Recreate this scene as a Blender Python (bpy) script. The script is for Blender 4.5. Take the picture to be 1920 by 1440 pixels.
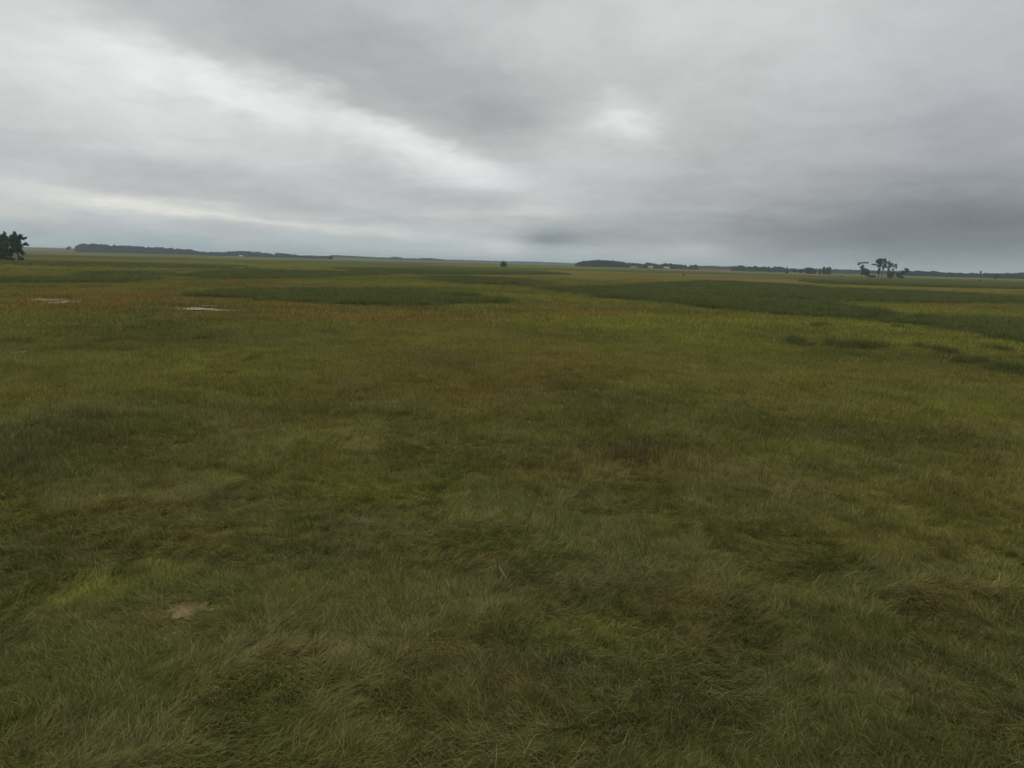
import bpy, math, random
import numpy as np
from mathutils import Matrix, Vector

R = math.radians
rng = np.random.default_rng(7)
random.seed(7)
scene = bpy.context.scene
for o in list(bpy.data.objects):
    bpy.data.objects.remove(o)

# ------------------------------------------------------------------ camera
H = 6.0                              # a drone a few metres over the meadow
PITCH, ROLL, FPX = R(9.73), R(1.52), 1332.0
_f = np.array([0, math.cos(PITCH), -math.sin(PITCH)])
_r0 = np.array([1.0, 0, 0]); _u0 = np.array([0, math.sin(PITCH), math.cos(PITCH)])
_r = _r0 * math.cos(ROLL) + _u0 * math.sin(ROLL)
_u = -_r0 * math.sin(ROLL) + _u0 * math.cos(ROLL)
cd = bpy.data.cameras.new('camera'); cam = bpy.data.objects.new('camera', cd)
scene.collection.objects.link(cam); scene.camera = cam
cd.sensor_width = 36; cd.lens = FPX / 1920 * 36
cd.clip_start = 0.1; cd.clip_end = 60000
m = Matrix.Identity(4)
for i in range(3):
    m[i][0] = _r[i]; m[i][1] = _u[i]; m[i][2] = -_f[i]
m[2][3] = H
cam.matrix_world = m

def ray(px, py):
    d = _f * FPX + _r * (px - 960) + _u * (720 - py)
    return d / np.linalg.norm(d)

def at(px, py):
    """ground point (x, y) seen at a pixel of the photograph"""
    d = ray(px, py); t = H / max(-d[2], 2e-4)
    return np.array([d[0] * t, d[1] * t])

def horizon(px):
    return 491.5 + (px - 960) * math.tan(ROLL)

def at_dist(px, depth):
    """point (x, y) in the column px at forward distance depth"""
    d = ray(px, horizon(px)); return np.array([d[0] / d[1] * depth, depth])

# ------------------------------------------------------------------ render
scene.render.engine = 'CYCLES'
cy = scene.cycles
cy.max_bounces = 5; cy.diffuse_bounces = 3; cy.glossy_bounces = 1; cy.transmission_bounces = 2
cy.volume_bounces = 1; cy.transparent_max_bounces = 4
cy.use_denoising = True
try:
    cy.denoiser = 'OPENIMAGEDENOISE'; cy.denoising_prefilter = 'ACCURATE'
except Exception:
    pass
cy.sample_clamp_indirect = 4
scene.view_settings.view_transform = 'Standard'
scene.view_settings.look = 'None'
scene.view_settings.exposure = 0.0
scene.view_settings.gamma = 1.0

# ------------------------------------------------------------------ sky
SUN_EL, SUN_AZ = R(52), R(-40)       # azimuth from +Y towards +X
world = bpy.data.worlds.new('World'); scene.world = world
world.use_nodes = True
nt = world.node_tree; nt.nodes.clear(); L = nt.links

def N(tree, kind, **kw):
    n = tree.nodes.new(kind)
    for k, v in kw.items():
        setattr(n, k, v)
    return n

def math_node(tree, op, a, b=None, c=None, clamp=False):
    n = N(tree, 'ShaderNodeMath', operation=op, use_clamp=clamp)
    for i, v in enumerate((a, b, c)):
        if v is None: continue
        if isinstance(v, (int, float)): n.inputs[i].default_value = v
        else: tree.links.new(v, n.inputs[i])
    return n.outputs[0]

def vmath(tree, op, a, b=None, c=None):
    n = N(tree, 'ShaderNodeVectorMath', operation=op)
    for i, v in enumerate((a, b, c)):
        if v is None: continue
        if isinstance(v, (tuple, list)): n.inputs[i].default_value = v
        else: tree.links.new(v, n.inputs[i])
    return n.outputs['Value'] if op in ('DOT_PRODUCT', 'LENGTH') else n.outputs['Vector']

out = N(nt, 'ShaderNodeOutputWorld'); bg = N(nt, 'ShaderNodeBackground')
bg.inputs['Strength'].default_value = 0.1
L.new(bg.outputs[0], out.inputs['Surface'])
sky = N(nt, 'ShaderNodeTexSky'); sky.sky_type = 'NISHITA'; sky.sun_disc = False
sky.sun_elevation = SUN_EL; sky.sun_rotation = SUN_AZ
sky.air_density = 1.5; sky.dust_density = 1
tc = N(nt, 'ShaderNodeTexCoord'); dirv = tc.outputs['Generated']
sx = N(nt, 'ShaderNodeSeparateXYZ'); L.new(dirv, sx.inputs[0])
dx, dy, dz = sx.outputs
az = math_node(nt, 'ARCTAN2', dx, dy)
el = math_node(nt, 'ARCSINE', math_node(nt, 'MAXIMUM', dz, 0.0))
# cloud ceiling coordinates: the direction met with a high plane
zz = math_node(nt, 'ADD', math_node(nt, 'MAXIMUM', dz, 0.0), 0.20)
pc = N(nt, 'ShaderNodeCombineXYZ')
L.new(math_node(nt, 'DIVIDE', dx, zz), pc.inputs[0]); L.new(math_node(nt, 'DIVIDE', dy, zz), pc.inputs[1])
plane = pc.outputs[0]

def noise(tree, vec, scale, detail=4, rough=0.55, distortion=0.0):
    n = N(tree, 'ShaderNodeTexNoise'); n.inputs['Scale'].default_value = scale
    n.inputs['Detail'].default_value = detail; n.inputs['Roughness'].default_value = rough
    n.inputs['Distortion'].default_value = distortion
    if vec is not None: tree.links.new(vec, n.inputs['Vector'])
    return n
wn = noise(nt, plane, 3.2, 6, 0.6)
warp = vmath(nt, 'MULTIPLY', vmath(nt, 'SUBTRACT', wn.outputs['Color'], (0.5, 0.5, 0.5)), (0.10, 0.085, 0))
ae = N(nt, 'ShaderNodeCombineXYZ'); L.new(az, ae.inputs[0]); L.new(el, ae.inputs[1])
# fade the warp at the horizon so the far streaks stay level
wf = math_node(nt, 'MULTIPLY', math_node(nt, 'ADD', el, 0.01), 5.0, clamp=True)
wsc = N(nt, 'ShaderNodeVectorMath', operation='SCALE'); L.new(warp, wsc.inputs[0]); L.new(wf, wsc.inputs['Scale'])
aew = vmath(nt, 'ADD', ae.outputs[0], wsc.outputs[0])

def azel(px, py):
    d = ray(px, py); return math.atan2(d[0], d[1]), math.asin(d[2])

# base tone of the cloud deck by height (linear radiance)
mr = N(nt, 'ShaderNodeMapRange'); mr.inputs['From Min'].default_value = 0.0; mr.inputs['From Max'].default_value = 1.5708
L.new(el, mr.inputs['Value'])
ramp = N(nt, 'ShaderNodeValToRGB'); L.new(mr.outputs[0], ramp.inputs[0])
cr = ramp.color_ramp
stops = [(0.0, (0.455, 0.50, 0.52)), (0.03, (0.475, 0.50, 0.51)), (0.10, (0.495, 0.50, 0.50)),
         (0.33, (0.50, 0.505, 0.51)), (0.55, (0.78, 0.79, 0.80)), (1.0, (1.0, 1.01, 1.02))]     # brightest overhead, as under any even overcast
while len(cr.elements) < len(stops): cr.elements.new(0.5)
for e, (p, c) in zip(cr.elements, stops):
    e.position = p; e.color = (*c, 1)
acc = ramp.outputs[0]
DB = (0.97, 1.0, 0.99)
W, Cr = (1.0, 1.0, 1.0), (1.0, 0.92, 0.66)
DK, BL = (1.0, 0.98, 0.95), (1.0, 0.95, 0.92)
FEATURES = [  # px, py, half width, half height, slope in degrees (down to the right), amount, tint
    (60, 70, 180, 60, 22, 0.13, W),
    (250, 122, 110, 34, 24, 0.153, W),
    (430, 165, 110, 30, 20, 0.246, W),
    (550, 195, 80, 26, 25, 0.11, W),
    (700, 258, 130, 30, 25, 0.151, W),
    (850, 300, 130, 34, 18, 0.224, W),
    (480, 250, 380, 90, 15, 0.09, W),
    (40, 230, 260, 90, 10, 0.113, W),
    (560, 70, 380, 75, 10, -0.044, DK),
    (900, 190, 270, 75, 16, -0.078, DK),
    (720, 160, 160, 40, 20, -0.02, DK), (380, 95, 120, 20, 24, -0.05, DK), (620, 165, 110, 18, 24, -0.05, DK), (800, 245, 100, 16, 22, -0.05, DK),
    (200, 10, 170, 40, 15, 0.022, DK),
    (960, 235, 150, 40, -12, -0.052, DK),
    (1170, 222, 48, 30, 14, 0.13, W),
    (1120, 232, 40, 18, -8, 0.05, W), (1215, 250, 60, 22, 25, 0.05, W),
    (1120, 260, 170, 80, 20, 0.075, W),
    (1060, 310, 120, 60, 0, 0.052, W),
    (1500, 80, 500, 150, 0, 0.047, W),
    (1250, 20, 300, 80, 0, 0.090, W),
    (350, 345, 420, 22, 6, -0.066, DK),
    (800, 365, 260, 22, 3, -0.070, DK),
    (150, 285, 240, 26, 4, -0.051, DK),
    (240, 380, 170, 13, 3, 0.23, Cr),
    (30, 396, 60, 9, 3, 0.120, Cr),
    (420, 408, 240, 6, 2, 0.09, Cr),
    (90, 403, 90, 8, 4, -0.022, BL),
    (620, 430, 200, 7, 3, 0.102, Cr),
    (900, 400, 160, 10, 0, 0.056, Cr),
    (920, 455, 70, 22, 5, 0.05, Cr),
    (1000, 392, 70, 10, 0, 0.080, Cr),
    (1260, 395, 160, 8, 0, 0.032, Cr),
    (1030, 448, 62, 12, 2, -0.16, BL), (1010, 470, 40, 16, 0, -0.05, BL), (930, 468, 50, 16, 0, 0.06, Cr),
    (1150, 418, 180, 10, 0, -0.030, BL),
    (1110, 440, 160, 18, 0, -0.10, BL),
    (1290, 470, 80, 26, 0, 0.09, Cr),
    (1560, 330, 420, 80, 0, -0.040, DK),
    (1900, 400, 420, 55, 2, -0.155, DB),
    (1750, 470, 420, 60, 0, -0.185, DB),
    (1880, 250, 260, 120, 0, -0.103, Cr),
    (1450, 440, 200, 40, 0, -0.051, DB),
    (1880, 412, 140, 14, 2, -0.018, DB),
    (250, 455, 480, 20, 1.5, -0.085, (1.30, 0.92, 0.82)),
]
for (px, py, hw, hh, ang, amt, tint) in FEATURES:
    a, e = azel(px, py)
    mp = N(nt, 'ShaderNodeMapping', vector_type='TEXTURE')
    mp.inputs['Location'].default_value = (a, e, 0)
    mp.inputs['Rotation'].default_value = (0, 0, -R(ang))
    mp.inputs['Scale'].default_value = (hw / FPX, hh / FPX, 1)
    L.new(aew, mp.inputs[0])
    r2 = vmath(nt, 'DOT_PRODUCT', mp.outputs[0], mp.outputs[0])
    g = math_node(nt, 'POWER', math.exp(-1), r2)
    acc = vmath(nt, 'MULTIPLY_ADD', g, tuple(amt * t for t in tint), acc)
# soft billows over the whole deck and fine level streaks low down
b1 = noise(nt, plane, 2.3, 7, 0.56, 0.5)
st = N(nt, 'ShaderNodeMapping'); st.inputs['Scale'].default_value = (4.0, 30.0, 1); L.new(ae.outputs[0], st.inputs[0])
b2 = noise(nt, st.outputs[0], 1.0, 5, 0.6, 0.6)
lowf = math_node(nt, 'POWER', math.exp(-1), math_node(nt, 'MULTIPLY', el, 9.0))
k1 = math_node(nt, 'MULTIPLY_ADD', math_node(nt, 'SUBTRACT', b1.outputs['Fac'], 0.5), 0.38, 1.02)
k2 = math_node(nt, 'MULTIPLY', math_node(nt, 'SUBTRACT', b2.outputs['Fac'], 0.5), math_node(nt, 'MULTIPLY', lowf, 0.26))
b3 = noise(nt, plane, 8.0, 7, 0.60, 0.8)
k3 = math_node(nt, 'MULTIPLY', math_node(nt, 'SUBTRACT', b3.outputs['Fac'], 0.5), 0.18)
kk = math_node(nt, 'ADD', math_node(nt, 'ADD', k1, k2), k3)
sc_ = N(nt, 'ShaderNodeVectorMath', operation='SCALE'); L.new(acc, sc_.inputs[0]); L.new(math_node(nt, 'MULTIPLY', kk, 10.0), sc_.inputs['Scale'])
mx = N(nt, 'ShaderNodeMix', data_type='RGBA'); mx.inputs['Factor'].default_value = 0.98
L.new(sky.outputs[0], mx.inputs['A']); L.new(sc_.outputs[0], mx.inputs['B'])
L.new(mx.outputs['Result'], bg.inputs['Color'])

sl = bpy.data.lights.new('sun', 'SUN'); sl.energy = 1.0; sl.angle = R(40); sl.color = (1.0, 0.96, 0.9)
so = bpy.data.objects.new('sun', sl); scene.collection.objects.link(so)
sd = Vector((math.sin(SUN_AZ) * math.cos(SUN_EL), math.cos(SUN_AZ) * math.cos(SUN_EL), math.sin(SUN_EL)))
so.rotation_euler = sd.to_track_quat('Z', 'Y').to_euler()
so.location = (0, 0, 30)

# ------------------------------------------------------------------ numeric noise
def _hash(ix, iy, s):
    h = (ix.astype(np.int64) * 374761393 + iy.astype(np.int64) * 668265263 + s * 1442695041) & 0xFFFFFFFF
    h = ((h ^ (h >> 13)) * 1274126177) & 0xFFFFFFFF
    h = h ^ (h >> 16)
    return (h & 0xFFFFFF) / float(0xFFFFFF)

def vnoise(x, y, s=0):
    ix = np.floor(x); iy = np.floor(y); fx = x - ix; fy = y - iy
    fx = fx * fx * fx * (fx * (fx * 6 - 15) + 10); fy = fy * fy * fy * (fy * (fy * 6 - 15) + 10)
    a = _hash(ix, iy, s); b = _hash(ix + 1, iy, s); c = _hash(ix, iy + 1, s); d = _hash(ix + 1, iy + 1, s)
    return (a * (1 - fx) + b * fx) * (1 - fy) + (c * (1 - fx) + d * fx) * fy      # 0..1

def fbm(x, y, s=0, octv=4, g=0.5):
    v = 0; a = 1; t = 0
    for k in range(octv):
        v = v + a * vnoise(x + 17.3 * k, y - 9.1 * k, s + k * 13); t += a; a *= g; x = x * 2.03; y = y * 2.03
    return v / t

def smooth(e0, e1, x):
    t = np.clip((x - e0) / (e1 - e0), 0, 1); return t * t * (3 - 2 * t)

# ------------------------------------------------------------------ terrain height
HILL = at_dist(60, 3300)
def zf(x, y):
    x = np.asarray(x, float); y = np.asarray(y, float)
    d = np.hypot(x, y)
    near = 1 - smooth(60, 400, d)
    z = near * (0.11 * (fbm(x / 2.6, y / 2.6, 3, 3) - 0.5) + 0.5 * (fbm(x / 22, y / 22, 9, 2) - 0.5))
    z = z + smooth(150, 900, d) * 1.2 * (fbm(x / 260, y / 260, 21, 2) - 0.5)
    q = ((x - HILL[0]) / 1500) ** 2 + ((y - HILL[1]) / 900) ** 2
    z = z + 16 * np.exp(-q)
    z = z + 9 * np.exp(-(((x + 700) / 2600) ** 2 + ((y - 7600) / 1800) ** 2))
    return z

# ------------------------------------------------------------------ plant cover of the plain
class Patch:
    """an ellipse of one kind of cover on the ground, sized from where it lies"""
    def __init__(s, kind, px, py, hw, hh, amt=1.0):
        s.kind, s.amt = kind, amt
        s.c = at(px, py); d = s.c[1]
        s.ax = hw * d / FPX
        n, f = at(px, py + hh), at(px, max(py - hh, horizon(px) + 1.2))
        s.ay = max(abs(f[1] - n[1]) / 2, 0.15)
        s.c = np.array([s.c[0], (n[1] + f[1]) / 2])
    def __call__(s, x, y):
        q = ((x - s.c[0]) / s.ax) ** 2 + ((y - s.c[1]) / s.ay) ** 2
        return s.amt * np.exp(-q * 1.1)

class Poly:
    def __init__(s, pts, soft=0.04):
        s.p = np.array([at(*q) for q in pts]); s.soft = soft
    def __call__(s, x, y):
        inside = np.zeros(x.shape, bool); dist = np.full(x.shape, 1e9)
        n = len(s.p)
        for i in range(n):
            a = s.p[i]; b = s.p[(i + 1) % n]
            cond = ((a[1] > y) != (b[1] > y))
            xi = (b[0] - a[0]) * (y - a[1]) / (b[1] - a[1] + 1e-9) + a[0]
            inside ^= cond & (x < xi)
            e = b - a; t = np.clip(((x - a[0]) * e[0] + (y - a[1]) * e[1]) / (e @ e + 1e-9), 0, 1)
            dist = np.minimum(dist, np.hypot(x - a[0] - t * e[0], y - a[1] - t * e[1]))
        sd = np.where(inside, dist, -dist)
        w = s.soft * np.maximum(y, 10) * 0.5
        return smooth(-w, w, sd)

REEDS = [Poly(p) for p in (
    [(-80, 522), (120, 521), (290, 522), (250, 532), (-80, 533)],
    [(330, 556), (430, 548), (600, 545), (760, 545), (870, 552), (965, 568), (930, 574), (800, 576), (600, 571), (450, 567), (380, 562)],
    [(340, 518), (440, 508), (620, 510), (740, 514), (560, 524), (400, 525)],
    [(620, 501), (800, 500), (1000, 506), (1080, 515), (900, 515), (700, 512)],
    [(820, 519), (930, 522), (1040, 531), (1000, 538), (880, 534), (800, 525)],
    [(1060, 549), (1180, 537), (1300, 527), (1440, 532), (1560, 542), (1760, 550), (1960, 562), (1960, 572), (1760, 569),
     (1600, 566), (1520, 571), (1620, 583), (1700, 595), (1800, 601), (1960, 609), (1960, 654), (1820, 627),
     (1740, 611), (1640, 600), (1540, 593), (1400, 585), (1280, 577), (1180, 566)],
    [(1440, 520), (1600, 523), (1760, 526), (1960, 530), (1960, 543), (1760, 539), (1560, 533)],
    [(1000, 541), (1100, 540), (1220, 545), (1180, 550), (1040, 548)],
    [(130, 514), (230, 512), (330, 513), (260, 517), (150, 517)],
)]
SEDGE = [Patch('reed', *a) for a in (
    (1500, 643, 34, 6), (1555, 646, 34, 6), (1600, 648, 40, 6), (1640, 650, 20, 5), (1745, 656, 24, 6), (1772, 661, 22, 6),
    (1815, 680, 34, 7), (1850, 690, 30, 8), (1905, 700, 36, 10), (1545, 612, 40, 3.5), (1702, 614, 20, 3), (1880, 660, 30, 5),
    (210, 606, 14, 3), (138, 623, 14, 4), (296, 588, 14, 2.5), (267, 595, 9, 2.5), (283, 635, 26, 4), (175, 643, 16, 4),
    (40, 640, 30, 4), (240, 620, 16, 3), (470, 672, 30, 4), (360, 636, 30, 4))]
def tints(kind, rows): return [Patch(kind, *r) for r in rows]
RUST = tints('rust', [(330, 562, 330, 16, 1.0), (760, 598, 320, 10, 0.85), (1120, 590, 150, 8, 1.0), (1220, 875, 190, 34, 0.5), (480, 532, 130, 4, 0.8),
    (500, 513, 120, 4, 0.6), (880, 522, 80, 2.5, 0.6), (1220, 530, 110, 3.5, 0.8), (1490, 529, 120, 3, 0.9), (1330, 521, 120, 3, 0.5),
    (100, 577, 160, 10, 0.6), (120, 526, 130, 3, 0.0), (1000, 690, 320, 34, 0.45), (880, 740, 200, 24, 0.5), (1240, 880, 150, 40, 0.5),
    (330, 1010, 160, 24, 0.4), (980, 880, 130, 30, 0.4), (940, 1030, 60, 16, 0.5), (1690, 1010, 180, 26, 0.4), (250, 940, 150, 30, 0.35),
    (160, 1040, 70, 18, 0.5), (1500, 930, 150, 20, 0.4), (1250, 1130, 120, 30, 0.35), (1780, 1120, 120, 40, 0.4), (300, 1190, 160, 20, 0.4),
    (1640, 700, 200, 12, 0.25), (860, 1230, 100, 30, 0.3), (990, 1320, 90, 24, 0.4), (1320, 1200, 60, 16, 0.4)])
LIME = tints('lime', [(1560, 607, 330, 10, 1.0), (1840, 648, 160, 12, 0.9), (1800, 650, 220, 20, 0.6), (1700, 585, 260, 6, 0.8), (1300, 700, 400, 40, 0.3), (600, 620, 300, 16, 0.3), (1150, 614, 200, 16, 1.0), (1420, 600, 200, 9, 0.7), (450, 664, 150, 14, 0.75), (760, 640, 120, 14, 0.5),
    (1340, 645, 160, 14, 0.7), (1700, 577, 220, 7, 0.5), (740, 533, 90, 3.5, 0.9), (580, 529, 60, 2.5, 0.5), (180, 545, 120, 5, 0.4),
    (1200, 568, 190, 6, 0.6), (300, 690, 200, 18, 0.4), (120, 610, 160, 8, 0.3), (1600, 620, 260, 9, 0.6), (1830, 590, 140, 5, 0.5),
    (900, 540, 120, 3.5, 0.5), (1000, 556, 90, 5, 0.6), (1560, 850, 180, 24, 0.4), (130, 1116, 110, 24, 0.8), (310, 1080, 90, 20, 0.4),
    (1090, 1190, 120, 36, 0.6), (1790, 990, 150, 26, 0.55), (1430, 1090, 120, 40, 0.5), (1560, 1010, 100, 24, 0.3), (700, 920, 160, 30, 0.4),
    (420, 905, 120, 22, 0.35), (1820, 770, 130, 18, 0.4), (1200, 520, 200, 2.5, 0.4), (1700, 519, 200, 1.6, 0.5), (160, 505, 220, 4, 0.4)])
STRAW = tints('straw', [(1400, 517, 240, 5, 0.8), (1560, 527, 140, 3, 0.6), (1150, 525, 120, 3, 0.5), (350, 1150, 60, 16, 0.7), (270, 1160, 60, 10, 0.4), (535, 539, 90, 1.8, 1.0), (1440, 526, 110, 2, 1.0), (1700, 541, 130, 1.8, 0.8), (1860, 548, 120, 2.0, 0.6),
    (1250, 514, 200, 2.5, 0.6), (1480, 518, 200, 2, 0.5), (1850, 519, 120, 1.5, 0.7), (1000, 514, 120, 1.2, 0.5), (640, 500, 200, 2, 0.3),
    (700, 990, 120, 20, 0.4), (600, 1240, 180, 40, 0.35), (480, 1250, 60, 26, 0.5), (1620, 1270, 120, 26, 0.4), (1160, 940, 120, 20, 0.3),
    (180, 1380, 200, 60, 0.3), (960, 1420, 200, 50, 0.3), (1720, 1260, 60, 20, 0.4), (1680, 1310, 80, 20, 0.4), (355, 1128, 40, 8, 0.6),
    (35, 658, 20, 4, 0.9), (860, 575, 60, 3, 0.3)])
DARK = tints('dark', [(80, 905, 170, 50, 0.8), (400, 920, 110, 26, 0.5), (1170, 850, 170, 30, 0.7), (1270, 900, 120, 26, 0.5),
    (560, 1180, 140, 20, 0.6), (240, 1330, 140, 30, 0.6), (1850, 1240, 160, 70, 0.7), (1600, 1230, 120, 24, 0.8), (720, 1320, 120, 30, 0.5),
    (1040, 1260, 120, 30, 0.3), (1360, 1380, 90, 30, 0.6), (60, 700, 140, 14, 0.3), (1310, 690, 140, 14, 0.4), (1800, 830, 140, 20, 0.5),
    (1410, 930, 120, 26, 0.6), (260, 655, 120, 8, 0.4), (1230, 1030, 80, 18, 0.4), (1780, 900, 160, 30, 0.3), (30, 560, 80, 5, 0.5)])

def cover(x, y):
    """how much reed, rusty, yellow-green, straw and dark lush cover grows at a point"""
    x = np.asarray(x, float); y = np.asarray(y, float)
    d = np.hypot(x, y); s = np.maximum(d, 5) / 9.0
    # ragged outlines: wander of each border, wider for the wide far borders
    def wob(k, f): return (fbm(x / f + 3.1 * k, y / f, 40 + k, 4) - 0.5)
    wx = wob(1, 14) * 7 * smooth(20, 90, d) + wob(3, 2.5) * 1.6 * (1 - smooth(30, 120, d)) + wob(5, 90) * 24 * smooth(120, 500, d)
    wy = wob(2, 14) * 9 * smooth(20, 90, d) + wob(4, 2.5) * 1.6 * (1 - smooth(30, 120, d)) + wob(6, 90) * 24 * smooth(120, 500, d)
    xx, yy = x + wx, y + wy
    def tot(lst):
        v = np.zeros(x.shape)
        for p in lst: v = 1 - (1 - v) * (1 - np.clip(p(xx, yy), 0, 1))
        return v
    reed = tot(REEDS)
    far = smooth(220, 500, d)
    reed = np.maximum(reed, far * 0.9 * smooth(0.52, 0.56, fbm(x / 230 + 5, y / 190, 77, 5, 0.55)))
    rust = tot(RUST); lime = tot(LIME); straw = tot(STRAW); dark = tot(DARK)
    rust = np.clip(rust + far * 0.45 * smooth(0.52, 0.60, fbm(x / 180, y / 160, 83, 5, 0.55)), 0, 1)
    lime = np.clip(lime + far * 0.8 * smooth(0.50, 0.60, fbm(x / 160, y / 170, 91, 5, 0.55)), 0, 1)
    straw = np.clip(straw + far * 0.5 * smooth(0.56, 0.64, fbm(x / 150, y / 130, 97, 5, 0.55)), 0, 1)
    # loose mottling everywhere
    rust = np.clip(rust * (0.55 + 0.9 * fbm(x / 3.2, y / 3.2, 5, 3)) + 0.15 * smooth(0.52, 0.72, fbm(x / 4.0, y / 4.0, 6, 4)), 0, 1)
    lime = np.clip(lime * (0.55 + 0.9 * fbm(x / 2.6, y / 2.6, 7, 3)) + 0.22 * smooth(0.50, 0.72, fbm(x / 5.5, y / 5.5, 8, 4)), 0, 1)
    dark = np.clip(dark * 0.75 + 0.22 * smooth(0.52, 0.7, fbm(x / 3.1, y / 3.1, 11, 4)), 0, 1)
    straw = np.clip(straw + 0.2 * smooth(0.55, 0.72, fbm(x / 2.4, y / 2.4, 12, 4)) * (1 - smooth(25, 80, d)), 0, 1)
    sed = tot(SEDGE)
    return reed, rust, lime, straw, dark, sed

def lushness(x, y):
    """the greener, darker cover of the meadow lies nearest"""
    d = np.hypot(x, y)
    return np.clip((1 - smooth(8, np.clip(32 - 0.8 * np.asarray(x), 22, 46), d)) + 0.9 * (fbm(x / 7, y / 7, 120, 3) - 0.5), 0, 1)

# ------------------------------------------------------------------ mesh helpers
C = scene.collection
def mesh_np(name, verts, faces):
    """faces: (M, k) array, all with the same corner count"""
    me = bpy.data.meshes.new(name)
    verts = np.asarray(verts, np.float32); faces = np.asarray(faces, np.int32)
    k = faces.shape[1]
    me.vertices.add(len(verts)); me.vertices.foreach_set('co', verts.ravel())
    me.loops.add(faces.size); me.loops.foreach_set('vertex_index', faces.ravel())
    me.polygons.add(len(faces))
    me.polygons.foreach_set('loop_start', np.arange(0, faces.size, k, dtype=np.int32))
    me.polygons.foreach_set('loop_total', np.full(len(faces), k, np.int32))
    me.update(); me.validate()
    return me

def attr(me, name, typ, dom, data):
    a = me.attributes.new(name, typ, dom)
    key = {'FLOAT': 'value', 'INT': 'value', 'FLOAT_VECTOR': 'vector'}[typ]
    a.data.foreach_set(key, np.ascontiguousarray(data).ravel())

def tag(o, label=None, cat=None, group=None, kind=None):
    if label: o['label'] = label
    if cat: o['category'] = cat
    if group: o['group'] = group
    if kind: o['kind'] = kind
    return o

def link(name, me, mat=None, parent=None, loc=(0, 0, 0)):
    o = bpy.data.objects.new(name, me); C.objects.link(o)
    if mat is not None: me.materials.append(mat)
    o.location = loc
    if parent is not None: o.parent = parent
    return o

def thing(name, label, cat, loc, group=None):
    o = bpy.data.objects.new(name, None); C.objects.link(o); o.location = loc
    o.empty_display_size = 1.0
    return tag(o, label, cat, group)

def soft_mat(name, col, rough=0.85, var=0.0, scale=4.0):
    mt = bpy.data.materials.new(name); mt.use_nodes = True
    t = mt.node_tree; b = t.nodes['Principled BSDF']
    b.inputs['Roughness'].default_value = rough
    b.inputs['Specular IOR Level'].default_value = 0.2
    if var:
        g = N(t, 'ShaderNodeNewGeometry')
        n = noise(t, g.outputs['Position'], scale, 4)
        mr = N(t, 'ShaderNodeMapRange'); t.links.new(n.outputs['Fac'], mr.inputs[0])
        mr.inputs['From Min'].default_value = 0.3; mr.inputs['From Max'].default_value = 0.7
        mr.inputs['To Min'].default_value = 1 - var; mr.inputs['To Max'].default_value = 1 + var
        s = N(t, 'ShaderNodeVectorMath', operation='SCALE'); s.inputs[0].default_value = col
        t.links.new(mr.outputs[0], s.inputs['Scale']); t.links.new(s.outputs[0], b.inputs['Base Color'])
    else:
        b.inputs['Base Color'].default_value = (*col, 1)
    return mt

# ------------------------------------------------------------------ cover material (ground sheet and plants share it)
BASE  = (0.128, 0.124, 0.022)
GREEN = (0.064, 0.077, 0.018)
REEDC = (0.064, 0.080, 0.019)
RUSTC = (0.160, 0.098, 0.026)
LIMEC = (0.165, 0.168, 0.022)
STRAWC = (0.170, 0.134, 0.060)
DARKC = (0.040, 0.053, 0.018)

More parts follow.
